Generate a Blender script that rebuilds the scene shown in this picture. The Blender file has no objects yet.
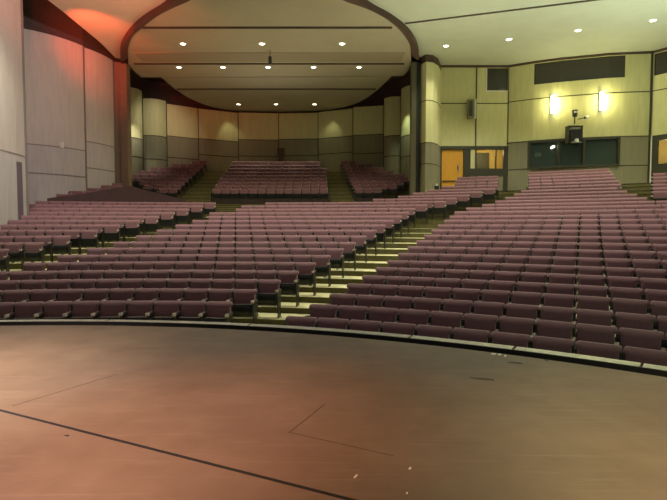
import bpy, bmesh, math, random
from mathutils import Vector, Matrix
random.seed(7)
S = bpy.context.scene
COL = S.collection
PI = math.pi

# ------------------------------------------------------------------ camera
EYE = 1.5                      # eye height above the stage boards (stage top is z = 0)
FPX = 500.0
PITCH = math.atan(25 / 500.0)
cam = bpy.data.cameras.new('camera')
cam.sensor_width = 36.0
cam.lens = FPX / 667.0 * 36.0
cam.clip_end = 200
camo = bpy.data.objects.new('camera', cam)
camo.location = (0, 0, EYE)
camo.rotation_euler = (PI / 2 - PITCH, 0, 0)
COL.objects.link(camo)
S.camera = camo

# ------------------------------------------------------------------ world, exposure
W = bpy.data.worlds.new('world')
S.world = W
W.use_nodes = True
W.node_tree.nodes['Background'].inputs[0].default_value = (1.0, 0.92, 0.84, 1)
W.node_tree.nodes['Background'].inputs[1].default_value = 0.16
S.view_settings.view_transform = 'Standard'
S.view_settings.look = 'None'
S.view_settings.gamma = 1
S.view_settings.use_curve_mapping = False
S.view_settings.exposure = 0.0


def spot(name, loc, target, energy, color, angle=90, blend=0.8, radius=0.12):
    l = bpy.data.lights.new(name, 'SPOT')
    l.energy = energy
    l.color = color
    l.spot_size = math.radians(angle)
    l.spot_blend = blend
    l.shadow_soft_size = radius
    o = bpy.data.objects.new(name, l)
    o.location = loc
    d = Vector(target) - Vector(loc)
    o.rotation_euler = d.to_track_quat('-Z', 'Y').to_euler()
    COL.objects.link(o)
    return o


WARM = (1.0, 0.93, 0.66)
PALE = (1.0, 0.96, 0.78)
# stage lighting rig overhead and behind the viewer
spot('stage_light_red', (-4.0, 0.0, 6.5), (-1.1, 3.5, 0), 3000, (1.0, 0.36, 0.12), 30, 1.0, 0.3)
spot('stage_light_amber', (3.0, -1.0, 7.0), (3.0, 2.2, 0), 4600, (1.0, 0.84, 0.50), 42, 1.0, 0.3)
spot('stage_light_green', (6.0, 3.5, 7.0), (4.6, 5.4, 0), 300, (0.60, 1.0, 0.50), 60, 1.0, 0.3)
spot('stage_light_white', (-7.0, 0.5, 5.5), (-4.9, 3.8, 0), 15000, (1.0, 0.78, 0.68), 44, 1.0, 0.3)
spot('left_wall_fill', (0.5, 8.0, 8.0), (-15.0, 21.0, 7.0), 4700, (1.0, 0.92, 0.96), 50, 1.0, 0.3)  # added unseen spot; lightens the left walls in place of the pale veil
spot('right_wall_fill', (12.5, 19.0, 9.5), (17.5, 27.0, 5.5), 420, (1.0, 1.0, 0.70), 60, 1.0, 0.3)  # added unseen spot that lifts the right-hand walls
spot('stage_light_pink', (-4.5, -2.0, 6.0), (-2.6, 2.6, 0), 5200, (1.0, 0.78, 0.80), 36, 1.0, 0.3)
# red lamp that colours the ceiling edge over the left post
spot('red_ceiling_wash', (-10.6, 20.5, 9.2), (-11.0, 25.5, 10.7), 1300, (1.0, 0.09, 0.03), 75, 1.0, 0.1)
spot('red_ceiling_wash', (-9.0, 14.0, 6.5), (-9.8, 20.5, 10.7), 2000, (1.0, 0.16, 0.08), 60, 1.0, 0.1)
spot('red_ceiling_wash', (-7.0, 17.5, 7.0), (-7.6, 23.0, 10.4), 420, (1.0, 0.18, 0.10), 75, 1.0, 0.1)
# house lights over the seats
for (x, y, e) in ((-10, 15.5, 1700), (-3, 15, 1700), (4, 14, 1600), (9.5, 15, 1600), (3, 20, 1500), (-5, 20, 1500), (12, 21.5, 1150), (8, 25, 500)):
    spot('house_light', (x, y, 10.25), (x, y + .3, 0), e, PALE, 110, 0.8, 0.25)
# unseen spots in mid-air, added to brighten the ceilings
for (x, y, z, e, c) in ((9, 14, 4.0, 1650, (.86, 1.0, .76)), (14, 19, 4.5, 1300, (.86, 1.0, .76)), (5, 21, 4.5, 500, (.95, 1.0, .70)),
                        (-2, 25, 4.0, 250, (1.0, .90, .70)), (-4, 30, 6.0, 130, (1.0, .92, .72))):
    spot('ceiling_fill', (x, y, z), (x, y, z + 5), e, c, 150, 1.0, 0.3)


# ------------------------------------------------------------------ measuring helpers


def at(px, py, h):
    """point at height h above the eye seen in the survey photo direction (px, py)"""
    c, s = math.cos(PITCH), math.sin(PITCH)
    a, b = (px - 333.5) / FPX, (250 - py) / FPX
    dx, dy, dz = a, c + b * s, -s + b * c
    t = h / dz
    return Vector((dx * t, dy * t, EYE + h))


def atY(px, py, Y):
    c, s = math.cos(PITCH), math.sin(PITCH)
    a, b = (px - 333.5) / FPX, (250 - py) / FPX
    dx, dy, dz = a, c + b * s, -s + b * c
    t = Y / dy
    return Vector((dx * t, Y, EYE + dz * t))


def hY(py, Y, px=333.5):
    return atY(px, py, Y).z


def xY(px, Y, py=150):
    return atY(px, py, Y).x


CX, CY = -4.09, -4.45          # centre of the curved rows
PITCH_ROW = 0.82


def pol(R, t, z=0.0):
    return Vector((CX + R * math.sin(t), CY + R * math.cos(t), z))


def ang(px, py, R):
    """angle on the row of radius R that is seen in direction px, py"""
    c, s = math.cos(PITCH), math.sin(PITCH)
    a, b = (px - 333.5) / FPX, (250 - py) / FPX
    kx = a / (c + b * s)
    lo, hi = -1.25, 1.45
    for _ in range(50):
        m = (lo + hi) / 2
        X, Y = CX + R * math.sin(m), CY + R * math.cos(m)
        if Y <= 0.05:
            if m > 0: hi = m
            else: lo = m
            continue
        if X / Y < kx: lo = m
        else: hi = m
    return lo


def height_at(px, py, R):
    t = ang(px, py, R)
    Y = pol(R, t).y
    return atY(px, py, Y).z


# ------------------------------------------------------------------ materials
def mat(name, color, rough=0.6, metal=0.0, noise=0.0, nscale=8.0, color2=None, bump=0.0, bscale=60.0,
        stretch=None, spec=None, emit=None, estr=0.0, sheen=0.0):
    m = bpy.data.materials.new(name)
    m.use_nodes = True
    nt = m.node_tree
    b = nt.nodes['Principled BSDF']
    b.inputs['Roughness'].default_value = rough
    b.inputs['Metallic'].default_value = metal
    if spec is not None:
        b.inputs['Specular IOR Level'].default_value = spec
    if sheen:
        b.inputs['Sheen Weight'].default_value = sheen
        b.inputs['Sheen Roughness'].default_value = 0.5
    b.inputs['Base Color'].default_value = (*color, 1)
    if emit:
        b.inputs['Emission Color'].default_value = (*emit, 1)
        b.inputs['Emission Strength'].default_value = estr
    if noise or bump:
        tc = nt.nodes.new('ShaderNodeTexCoord')
        mp = nt.nodes.new('ShaderNodeMapping')
        nt.links.new(tc.outputs['Object'], mp.inputs['Vector'])
        if stretch:
            mp.inputs['Scale'].default_value = stretch
        if noise:
            n = nt.nodes.new('ShaderNodeTexNoise')
            n.inputs['Scale'].default_value = nscale
            n.inputs['Detail'].default_value = 5
            nt.links.new(mp.outputs[0], n.inputs['Vector'])
            r = nt.nodes.new('ShaderNodeValToRGB')
            c2 = color2 or tuple(c * (1 - noise) for c in color)
            r.color_ramp.elements[0].position = 0.35
            r.color_ramp.elements[1].position = 0.68
            r.color_ramp.elements[0].color = (*c2, 1)
            r.color_ramp.elements[1].color = (*color, 1)
            nt.links.new(n.outputs['Fac'], r.inputs[0])
            nt.links.new(r.outputs[0], b.inputs['Base Color'])
        if bump:
            n2 = nt.nodes.new('ShaderNodeTexNoise')
            n2.inputs['Scale'].default_value = bscale
            n2.inputs['Detail'].default_value = 3
            nt.links.new(mp.outputs[0], n2.inputs['Vector'])
            bp = nt.nodes.new('ShaderNodeBump')
            bp.inputs['Strength'].default_value = bump
            bp.inputs['Distance'].default_value = 0.01
            nt.links.new(n2.outputs['Fac'], bp.inputs['Height'])
            nt.links.new(bp.outputs[0], b.inputs['Normal'])
    return m


M = {}
M['fabric'] = mat('burgundy_fabric', (0.215, 0.098, 0.112), 0.85, noise=0.15, nscale=30, bump=0.2, bscale=300, sheen=0.3)
M['pan'] = mat('black_seat_pan', (0.006, 0.008, 0.006), 0.4)
M['rim'] = mat('pan_glint', (0.45, 0.42, 0.38), 0.25, metal=0.6)  # pale bar standing in for the glint on the glossy pan edge
M['shell'] = mat('seat_back_shell', (0.03, 0.02, 0.02), 0.5)
M['standard'] = mat('seat_standard_paint', (0.016, 0.016, 0.014), 0.35)
M['arm'] = mat('armrest_plastic', (0.10, 0.07, 0.07), 0.3)
M['armtip_glint'] = mat('armrest_tip_glint', (0.62, 0.57, 0.50), 0.25)  # light grey tips, paled to carry their white glints
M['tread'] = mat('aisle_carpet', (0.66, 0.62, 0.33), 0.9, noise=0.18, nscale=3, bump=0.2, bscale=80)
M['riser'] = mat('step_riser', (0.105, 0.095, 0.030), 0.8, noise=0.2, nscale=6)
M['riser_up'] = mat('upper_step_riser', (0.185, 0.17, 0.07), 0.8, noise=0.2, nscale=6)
M['nosing'] = mat('step_nosing', (0.018, 0.016, 0.010), 0.5)
M['wall_up'] = mat('upper_wall_fabric', (0.68, 0.66, 0.36), 0.9, noise=0.10, nscale=2.5, stretch=(3, 3, .4), bump=0.15, bscale=40)
M['wall_low'] = mat('lower_wall_fabric', (0.28, 0.265, 0.175), 0.9, noise=0.12, nscale=2.5, stretch=(3, 3, .4), bump=0.15, bscale=40)
M['wall_left_up'] = mat('upper_wall_fabric_hazed', (0.56, 0.49, 0.43), 0.9, noise=0.10, nscale=2.5, stretch=(3, 3, .4))  # wall fabric with the left-hand haze put into its colour
M['wall_left_low'] = mat('lower_wall_fabric_hazed', (0.50, 0.455, 0.43), 0.9, noise=0.12, nscale=2.5, stretch=(3, 3, .4))  # lower cladding made paler, flattening by haze put into its colour
M['seam'] = mat('wall_seam', (0.05, 0.045, 0.025), 0.8)
M['dark'] = mat('dark_brown_paint', (0.100, 0.055, 0.042), 0.75, noise=0.1, nscale=3)
M['black'] = mat('black_reveal', (0.008, 0.008, 0.006), 0.7)
M['post'] = mat('olive_post_paint', (0.11, 0.10, 0.055), 0.7, noise=0.1, nscale=3)
M['post_left'] = mat('red_lit_post_paint', (0.22, 0.15, 0.10), 0.7, noise=0.1, nscale=3)  # olive post paint with the red stage light mixed into its colour
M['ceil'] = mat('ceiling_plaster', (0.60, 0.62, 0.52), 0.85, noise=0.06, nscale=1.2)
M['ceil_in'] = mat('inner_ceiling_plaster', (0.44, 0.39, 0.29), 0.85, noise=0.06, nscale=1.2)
M['joint'] = mat('ceiling_joint', (0.07, 0.045, 0.03), 0.8)
M['metal'] = mat('brushed_nosing', (0.62, 0.63, 0.56), 0.38, metal=0.6, noise=0.25, nscale=12, stretch=(1, 1, 1))
M['gap'] = mat('stage_gap', (0.006, 0.006, 0.005), 0.9)
M['frame'] = mat('door_frame_paint', (0.045, 0.045, 0.030), 0.5)
M['glass_dark'] = mat('tinted_glass', (0.03, 0.027, 0.024), 0.08, spec=0.7)
M['glass_booth'] = mat('booth_glass', (0.05, 0.07, 0.06), 0.15, spec=0.6)
M['orange'] = mat('orange_door_veneer', (0.80, 0.40, 0.045), 0.5, noise=0.12, nscale=3, stretch=(6, 6, .6))
M['chrome'] = mat('satin_metal', (0.6, 0.6, 0.55), 0.3, metal=0.8)
M['white'] = mat('white_plastic', (0.75, 0.75, 0.68), 0.4)
M['blackmetal'] = mat('black_metal', (0.02, 0.02, 0.02), 0.4, noise=0.1)
M['lamp'] = mat('lamp_glow', (1, 1, 0.9), 0.4, emit=(1.0, 0.93, 0.68), estr=9.0)
M['sconce'] = mat('sconce_glow', (1, 1, 0.9), 0.4, emit=(1.0, 0.97, 0.88), estr=14.0)
M['corridor'] = mat('corridor_wall', (0.75, 0.58, 0.22), 0.8, noise=.05)
M['tape'] = mat('white_tape', (0.7, 0.66, 0.52), 0.6)
M['scuff'] = mat('black_scuff', (0.015, 0.013, 0.01), 0.6)
M['parapet'] = mat('parapet_dark', (0.085, 0.045, 0.042), 0.9, noise=0.15, nscale=4)  # dark tone also stands in for the unlit seats behind


def wood_stage():
    m = bpy.data.materials.new('worn_stage_boards')
    m.use_nodes = True
    nt = m.node_tree
    b = nt.nodes['Principled BSDF']
    b.inputs['Roughness'].default_value = 0.55
    tc = nt.nodes.new('ShaderNodeTexCoord')
    # broad wear
    n1 = nt.nodes.new('ShaderNodeTexNoise'); n1.inputs['Scale'].default_value = 0.9; n1.inputs['Detail'].default_value = 8
    n1.inputs['Roughness'].default_value = 0.65
    nt.links.new(tc.outputs['Object'], n1.inputs['Vector'])
    r1 = nt.nodes.new('ShaderNodeValToRGB')
    r1.color_ramp.elements[0].position = 0.32; r1.color_ramp.elements[0].color = (0.125, 0.082, 0.052, 1)
    r1.color_ramp.elements[1].position = 0.72; r1.color_ramp.elements[1].color = (0.19, 0.135, 0.088, 1)
    nt.links.new(n1.outputs['Fac'], r1.inputs[0])
    # streaky scratches along the sweep of the boards
    mp = nt.nodes.new('ShaderNodeMapping')
    mp.inputs['Rotation'].default_value = (0, 0, math.radians(-32))
    mp.inputs['Scale'].default_value = (0.8, 14, 1)
    nt.links.new(tc.outputs['Object'], mp.inputs['Vector'])
    n2 = nt.nodes.new('ShaderNodeTexNoise'); n2.inputs['Scale'].default_value = 1.6; n2.inputs['Detail'].default_value = 6
    nt.links.new(mp.outputs[0], n2.inputs['Vector'])
    r2 = nt.nodes.new('ShaderNodeValToRGB')
    r2.color_ramp.elements[0].position = 0.58; r2.color_ramp.elements[0].color = (0, 0, 0, 1)
    r2.color_ramp.elements[1].position = 0.80; r2.color_ramp.elements[1].color = (0.55, 0.55, 0.55, 1)
    nt.links.new(n2.outputs['Fac'], r2.inputs[0])
    mx = nt.nodes.new('ShaderNodeMix'); mx.data_type = 'RGBA'
    nt.links.new(r2.outputs[0], mx.inputs[0])
    nt.links.new(r1.outputs[0], mx.inputs[6])
    mx.inputs[7].default_value = (0.27, 0.21, 0.15, 1)
    nt.links.new(mx.outputs[2], b.inputs['Base Color'])
    n3 = nt.nodes.new('ShaderNodeTexNoise'); n3.inputs['Scale'].default_value = 3.0; n3.inputs['Detail'].default_value = 6
    nt.links.new(tc.outputs['Object'], n3.inputs['Vector'])
    mr = nt.nodes.new('ShaderNodeMapRange')
    mr.inputs[3].default_value = 0.42; mr.inputs[4].default_value = 0.72
    nt.links.new(n3.outputs['Fac'], mr.inputs[0])
    nt.links.new(mr.outputs[0], b.inputs['Roughness'])
    bp = nt.nodes.new('ShaderNodeBump'); bp.inputs['Strength'].default_value = 0.15; bp.inputs['Distance'].default_value = 0.01
    nt.links.new(n2.outputs['Fac'], bp.inputs['Height'])
    nt.links.new(bp.outputs[0], b.inputs['Normal'])
    return m


M['stage'] = wood_stage()

# ------------------------------------------------------------------ mesh helpers


class MB:
    """collects faces with material slots, builds ONE mesh object"""

    def __init__(self):
        self.v = []; self.f = []; self.mi = []; self.mats = []; self.smooth = []

    def slot(self, m):
        if m not in self.mats:
            self.mats.append(m)
        return self.mats.index(m)

    def face(self, pts, m, sm=False):
        i = len(self.v)
        self.v += [tuple(p) for p in pts]
        self.f.append(tuple(range(i, i + len(pts))))
        self.mi.append(self.slot(m)); self.smooth.append(sm)

    def hexa(self, b, t, m, mt=None, mside=None):
        """solid from bottom ring b and top ring t (same count, counter-clockwise seen from above)"""
        n = len(b); i = len(self.v)
        self.v += [tuple(p) for p in b] + [tuple(p) for p in t]
        self.f.append(tuple(range(i + n - 1, i - 1, -1))); self.mi.append(self.slot(m)); self.smooth.append(False)
        self.f.append(tuple(range(i + n, i + 2 * n))); self.mi.append(self.slot(mt or m)); self.smooth.append(False)
        for k in range(n):
            k2 = (k + 1) % n
            self.f.append((i + k, i + k2, i + n + k2, i + n + k)); self.mi.append(self.slot(mside or m)); self.smooth.append(False)

    def box(self, c, s, m, rz=0.0):
        cx, cy, cz = c; sx, sy, sz = (q / 2 for q in s)
        co, si = math.cos(rz), math.sin(rz)
        P = [(-sx, -sy), (sx, -sy), (sx, sy), (-sx, sy)]
        P = [(cx + x * co - y * si, cy + x * si + y * co) for x, y in P]
        self.hexa([(x, y, cz - sz) for x, y in P], [(x, y, cz + sz) for x, y in P], m)

    def wallseg(self, p0, p1, z0, z1, th, m):
        """upright slab from p0 to p1 (xy), thickness th away from the viewer"""
        p0 = Vector(p0[:2]); p1 = Vector(p1[:2])
        d = (p1 - p0).normalized(); n = Vector((-d.y, d.x))
        if n.dot(p0) < 0: n = -n
        a, b, c, e = p0, p1, p1 + n * th, p0 + n * th
        ring = [a, b, c, e]
        if (b - a).cross(e - a) < 0: ring = [a, e, c, b]
        self.hexa([(q.x, q.y, z0) for q in ring], [(q.x, q.y, z1) for q in ring], m)

    def tube(self, p0, p1, r, m, n=12, r2=None):
        p0 = Vector(p0); p1 = Vector(p1); d = (p1 - p0).normalized()
        u = d.orthogonal().normalized(); w = d.cross(u)
        r2 = r if r2 is None else r2
        A = [p0 + (u * math.cos(2 * PI * k / n) + w * math.sin(2 * PI * k / n)) * r for k in range(n)]
        B = [p1 + (u * math.cos(2 * PI * k / n) + w * math.sin(2 * PI * k / n)) * r2 for k in range(n)]
        self.hexa(A, B, m)

    def mesh(self, name):
        me = bpy.data.meshes.new(name)
        me.from_pydata(self.v, [], self.f)
        for m in self.mats: me.materials.append(m)
        me.polygons.foreach_set('material_index', self.mi)
        me.polygons.foreach_set('use_smooth', self.smooth)
        me.update()
        return me

    def build(self, name, parent=None, bevel=0.0):
        me = self.mesh(name)
        o = bpy.data.objects.new(name, me)
        COL.objects.link(o)
        if parent: o.parent = parent
        if bevel:
            bv = o.modifiers.new('bevel', 'BEVEL'); bv.width = bevel; bv.segments = 2; bv.limit_method = 'ANGLE'
        return o


def struct(o):
    o['kind'] = 'structure'
    return o


def tag(o, label, cat, group=None, kind=None):
    o['label'] = label; o['category'] = cat
    if group: o['group'] = group
    if kind: o['kind'] = kind
    return o


def empty(name, loc, rz=0.0):
    o = bpy.data.objects.new(name, None)
    o.location = loc; o.rotation_euler = (0, 0, rz); o.empty_display_size = 0.1
    COL.objects.link(o)
    return o


# ------------------------------------------------------------------ row survey
# middle block: top-of-backrest heights come from (px, py) sightings
ROWS_M = {}
mid_y = {1: (213, 301.6), 2: (213, 289), 3: (213, 279), 4: (213, 270), 5: (213, 261.6), 6: (213, 254.4), 7: (213, 247.6), 8: (213, 241.6),
         9: (213, 235.3), 10: (213, 229.5), 11: (213, 224.5), 12: (213, 220), 13: (213, 216), 14: (250, 212.3), 15: (300, 208.6), 16: (300, 205.3),
         17: (300, 202.3), 18: (440, 197.9), 19: (450, 195), 20: (450, 192), 21: (470, 188.7), 22: (470, 185.5), 23: (480, 182.4),
         24: (480, 179.4), 25: (480, 176.3)}
mid_l = {1: -25, 2: -25, 3: -25, 4: -20, 5: 15, 6: 50, 7: 80, 8: 107, 9: 132, 10: 153, 11: 173, 12: 189, 13: 204, 14: 216, 15: 230, 16: 247, 17: 267,
         18: 377, 19: 396, 20: 408, 21: 427, 22: 447, 23: 451, 24: 455, 25: 460}
mid_r = {1: 230, 2: 255, 3: 279, 4: 297.4, 5: 314.6, 6: 329.6, 7: 343, 8: 355, 9: 366, 10: 376, 11: 385, 12: 393.4, 13: 401.4, 14: 408.6, 15: 415,
         16: 427, 17: 446, 18: 457, 19: 469, 20: 482, 21: 495, 22: 498, 23: 498, 24: 498, 25: 498}
R0M = 14.643
right_y = {1: 341, 2: 323.6, 3: 309, 4: 295.6, 5: 285, 6: 274.6, 7: 266, 8: 257.3, 9: 249.4, 10: 242.4, 11: 236, 12: 230, 13: 224.4, 14: 219.2, 15: 214.6,
           16: 210, 17: 206, 18: 202.4, 19: 198.9, 20: 195.4, 21: 191.9, 22: 188.5, 23: 185.2, 24: 181.9, 25: 178.7, 26: 175.5, 27: 172.5, 28: 169.8}
right_l = {1: 289, 2: 312.4, 3: 333.2, 4: 350, 5: 364.4, 6: 378, 7: 390.4, 8: 401, 9: 410, 10: 418.4, 11: 426, 12: 432, 13: 438, 14: 445, 15: 450,
           16: 456, 17: 466, 18: 482, 19: 495, 20: 505, 21: 514, 22: 521, 23: 528, 24: 529, 25: 529, 26: 529, 27: 529, 28: 529}
right_r = {19: 656, 20: 645, 21: 634, 22: 624, 23: 617, 24: 616, 25: 616, 26: 619, 27: 620, 28: 621}
R0R = 13.193
left_r = {6: -12, 7: 9, 8: 44, 9: 71, 10: 98, 11: 120, 12: 140, 13: 159, 14: 174, 15: 189, 16: 203, 17: 216}
left_l = {15: 5, 16: 17, 17: 32}
BACK_H = 0.85
SW = 0.55                       # seat spacing


def radM(n): return R0M + PITCH_ROW * (n - 1)
def radR(n): return R0R + PITCH_ROW * (n - 1)


Zm = {n: height_at(mid_y[n][0], mid_y[n][1], radM(n)) - BACK_H for n in mid_y}
Zr = {n: height_at(578, right_y[n], radR(n)) - BACK_H for n in right_y}

# boundary between the middle and the right terraces: the left edge of the right block
bnd = sorted((radR(n), ang(right_l[n], right_y[n], radR(n)) - 0.10 / radR(n)) for n in right_l)


def theta_b(R):
    if R <= bnd[0][0]: return bnd[0][1]
    if R >= bnd[-1][0]: return bnd[-1][1]
    for (a, ta), (b, tb) in zip(bnd, bnd[1:]):
        if a <= R <= b:
            return ta + (tb - ta) * (R - a) / (b - a)


# ------------------------------------------------------------------ the floor: curved terraces
def terrace(mb, Ra, Rb, ta, tb, z, zbase, mt, ms, nosing=True, step=0.035):
    n = max(2, int(abs(tb - ta) / step))
    ts = [ta + (tb - ta) * k / n for k in range(n + 1)]
    for t0, t1 in zip(ts, ts[1:]):
        a, b, c, d = pol(Ra, t0), pol(Ra, t1), pol(Rb, t1), pol(Rb, t0)
        mb.face([(a.x, a.y, z), (b.x, b.y, z), (c.x, c.y, z), (d.x, d.y, z)], mt)
        mb.face([(a.x, a.y, zbase), (b.x, b.y, zbase), (b.x, b.y, z), (a.x, a.y, z)], ms)
        if nosing:
            e, f = pol(Ra - 0.012, t0), pol(Ra - 0.012, t1)
            mb.face([(e.x, e.y, z - 0.03), (f.x, f.y, z - 0.03), (f.x, f.y, z + 0.002), (e.x, e.y, z + 0.002)], M['nosing'])
            g, h = pol(Ra + 0.03, t0), pol(Ra + 0.03, t1)
            mb.face([(e.x, e.y, z + 0.002), (f.x, f.y, z + 0.002), (h.x, h.y, z + 0.002), (g.x, g.y, z + 0.002)], M['nosing'])
    for t in (ta, tb):
        a, b = pol(Ra, t), pol(Rb, t)
        mb.face([(a.x, a.y, zbase), (b.x, b.y, zbase), (b.x, b.y, z), (a.x, a.y, z)], ms)


FRONT = 0.42
fl = MB()
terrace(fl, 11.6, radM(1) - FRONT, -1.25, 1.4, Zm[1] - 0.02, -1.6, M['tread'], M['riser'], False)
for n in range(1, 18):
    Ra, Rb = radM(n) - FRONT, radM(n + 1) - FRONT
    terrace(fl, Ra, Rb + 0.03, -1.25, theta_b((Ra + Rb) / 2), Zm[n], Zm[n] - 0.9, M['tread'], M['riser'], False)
# terraces behind the cross aisle on the right-hand side of the middle block
GSPLIT = ang(346, 195, 30.0)
GZ0 = EYE + 1.38                # floor level of the upper gallery's first row
for n in range(18, 27):
    Ra, Rb = radM(n) - FRONT, radM(n + 1) - FRONT
    tl = ang(mid_l[min(n, 25)] - 10, 190, radM(n)) if n < 22 else ang(424, 190, radM(n))
    z = Zm[min(n, 25)]
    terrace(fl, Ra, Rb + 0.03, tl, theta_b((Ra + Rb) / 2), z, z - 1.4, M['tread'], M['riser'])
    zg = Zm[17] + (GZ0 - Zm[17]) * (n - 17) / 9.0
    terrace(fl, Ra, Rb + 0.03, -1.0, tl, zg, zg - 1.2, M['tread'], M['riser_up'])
for n in range(1, 30):
    Ra, Rb = radR(n) - FRONT, radR(n + 1) - FRONT
    if n == 1: Ra = 11.6
    z = Zr[min(n, 28)]
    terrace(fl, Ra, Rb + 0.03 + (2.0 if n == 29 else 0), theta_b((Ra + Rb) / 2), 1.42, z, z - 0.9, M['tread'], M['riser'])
# upper gallery terraces
RG0 = 35.45
GROWS = 9
gal_y = {n: 189.0 - (n - 1) * (189.0 - 161.5) / 8 for n in range(1, 10)}
def radG(n): return RG0 + PITCH_ROW * (n - 1)
Zg = {n: height_at(275, gal_y[n], radG(n)) - BACK_H for n in gal_y}
for n in range(1, 11):
    Ra, Rb = radG(n) - FRONT, radG(n + 1) - FRONT
    z = Zg[min(n, 9)]
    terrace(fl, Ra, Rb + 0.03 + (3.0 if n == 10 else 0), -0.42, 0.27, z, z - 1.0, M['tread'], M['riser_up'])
for pa_, pb_2 in ((212, 329.5), (355, 403), (150, 177)):
    Rf = RG0 - 1.2
    ta, tb = ang(pa_, 199, Rf), ang(pb_2, 199, Rf)
    for k in range(12):
        t0, t1 = ta + (tb - ta) * k / 12, ta + (tb - ta) * (k + 1) / 12
        a, b, c, d = pol(Rf, t0), pol(Rf, t1), pol(Rf + .7, t1), pol(Rf + .7, t0)
        zf = hY(198.6, pol(Rf, ang(275, 199, Rf)).y)
        fl.hexa([(q.x, q.y, EYE) for q in (a, b, c, d)], [(q.x, q.y, zf) for q in (a, b, c, d)], M['shell'])
floor = struct(fl.build('floor'))

# lowest slab under everything
gd = MB()
gd.box((0, 18, -1.75), (70, 60, 0.3), M['riser'])
struct(gd.build('floor_slab'))

# ------------------------------------------------------------------ stage
RE = 12.28


def disc(mb, R, z, m, n=180):
    mb.face([pol(R, 2 * PI * k / n, z) for k in range(n)][::-1], m)


st = MB()
N = 240
RS = RE - 0.40
top = [pol(RS, -2 * PI * k / N, 0.0) for k in range(N)]
bot = [pol(RS, -2 * PI * k / N, -1.2) for k in range(N)]
st.hexa(bot, top, M['stage'], M['stage'], M['gap'])
stage = struct(st.build('stage_floor'))


def ring(mb, Ra, Rb, z0, z1, ta, tb, m, n=60):
    ts = [ta + (tb - ta) * k / n for k in range(n + 1)]
    for t0, t1 in zip(ts, ts[1:]):
        a, b, c, d = pol(Ra, t0), pol(Ra, t1), pol(Rb, t1), pol(Rb, t0)
        mb.hexa([(q.x, q.y, z0) for q in (a, d, c, b)][::-1], [(q.x, q.y, z1) for q in (a, d, c, b)][::-1], m)


g1 = MB(); ring(g1, RS + .002, RE - 0.30, -1.2, -0.10, -1.3, 1.4, M['gap'], 120)
struct(g1.build('trim_1'))
# metal nosing in lengths with narrow joints
tj = [-1.25]
for px, py in ((100, 324), (247, 326.5), (409.6, 338), (515, 348)):
    p = at(px, py, -EYE); tj.append(math.atan2(p.x - CX, p.y - CY))
tj += [tj[-1] + (tj[-1] - tj[-2]), 1.4]
for k, (a, b) in enumerate(zip(tj, tj[1:])):
    g = MB(); ring(g, RE - 0.275, RE, -0.07, 0.012, a + 0.0012, b - 0.0012, M['metal'], 40)
    ring(g, RE - 0.05, RE + 0.02, -0.9, -0.07, a, b, M['gap'], 40)
    ring(g, RE - 0.30, RE - 0.275, -0.07, 0.035, a, b, M['black'], 40)
    struct(g.build('trim_%d' % (k + 2)))


def strip(name, p, q, w, m, z=0.004):
    p = Vector((p.x, p.y)); q = Vector((q.x, q.y)); d = (q - p).normalized(); n = Vector((-d.y, d.x)) * w / 2
    mb = MB(); r = [p - n, q - n, q + n, p + n]
    mb.hexa([(v.x, v.y, -0.002) for v in r], [(v.x, v.y, z) for v in r], m)
    return mb.build(name)


def sp(px, py): return at(px, py, -EYE)


a, b = sp(-60, 395), sp(352, 500)
a2 = a + (a - b) * 0.4; b2 = b + (b - a) * 0.35
struct(strip('trim_20', a2, b2, 0.027, M['gap'], 0.0015))
M['seamwood'] = mat('stage_board_seam', (0.075, 0.045, 0.028), 0.8)
struct(strip('trim_21', sp(290, 432), sp(325, 404), 0.010, M['seamwood'], 0.0012))
struct(strip('trim_22', sp(288, 432), sp(394, 456), 0.007, M['seamwood'], 0.0012))
struct(strip('trim_23', sp(12, 406), sp(118, 374), 0.010, M['seamwood'], 0.0012))


def patch(name, pts, m, label, cat, group=None):
    mb = MB(); P = [sp(*q) for q in pts]
    if sum((P[i].x * P[(i + 1) % len(P)].y - P[(i + 1) % len(P)].x * P[i].y) for i in range(len(P))) < 0: P = P[::-1]
    mb.hexa([(v.x, v.y, 0.0) for v in P], [(v.x, v.y, 0.003) for v in P], m)
    return tag(mb.build(name), label, cat, group)


patch('scuff_mark', [(508, 362.5), (511, 361.8), (516, 362), (521, 362.8), (523, 364), (518, 363.8), (513, 363.2)], M['scuff'],
      'short black curved rubber mark on the stage boards near the silver edge strip', 'mark')
patch('scuff_mark', [(470, 377.6), (482, 378.2), (494, 379.6), (494, 380.4), (480, 379.4)], M['seamwood'],
      'long thin dark scratch across the stage boards below the silver edge strip', 'mark')
patch('scuff_mark', [(543, 359), (546, 359.6), (549, 361), (546, 361)], M['scuff'],
      'tiny dark mark on the stage boards close beside the silver edge strip', 'mark')
patch('scuff_mark', [(64, 435.5), (69, 435), (68, 436.6)], M['scuff'],
      'tiny dark nick on the pinkish boards just below the long black groove', 'mark')
for q, lb in (([(491.5, 353.2), (496.5, 353.4), (495, 355), (491, 354.6)], 'left piece of pale tape by the silver stage edge strip'),
              ([(497.6, 353.8), (501.6, 354), (501, 355.4), (498, 355.2)], 'middle piece of pale tape by the silver stage edge strip'),
              ([(504, 355), (506.6, 355.4), (506, 357.2), (504, 356.8)], 'right piece of pale tape by the silver stage edge strip')):
    patch('floor_tape', q, M['tape'], lb, 'tape', 'pale tape marks near the stage edge')
for q, lb in (([(353.5, 477.6), (356.5, 474.6), (357.8, 475.4), (354.6, 478.6)], 'slanted white scrap on the boards, leftmost of three near the front'),
              ([(408.4, 468.6), (411, 467), (411.4, 468.6), (409.2, 469.8)], 'white scrap on the boards, farthest back of the three near the front'),
              ([(406, 492.6), (408, 492.4), (407.6, 494.2), (406.2, 494)], 'small white scrap on the boards nearest the viewer'),
              ):
    patch('paper_scrap', q, M['white'], lb, 'scrap', 'white scraps on the stage')

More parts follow.
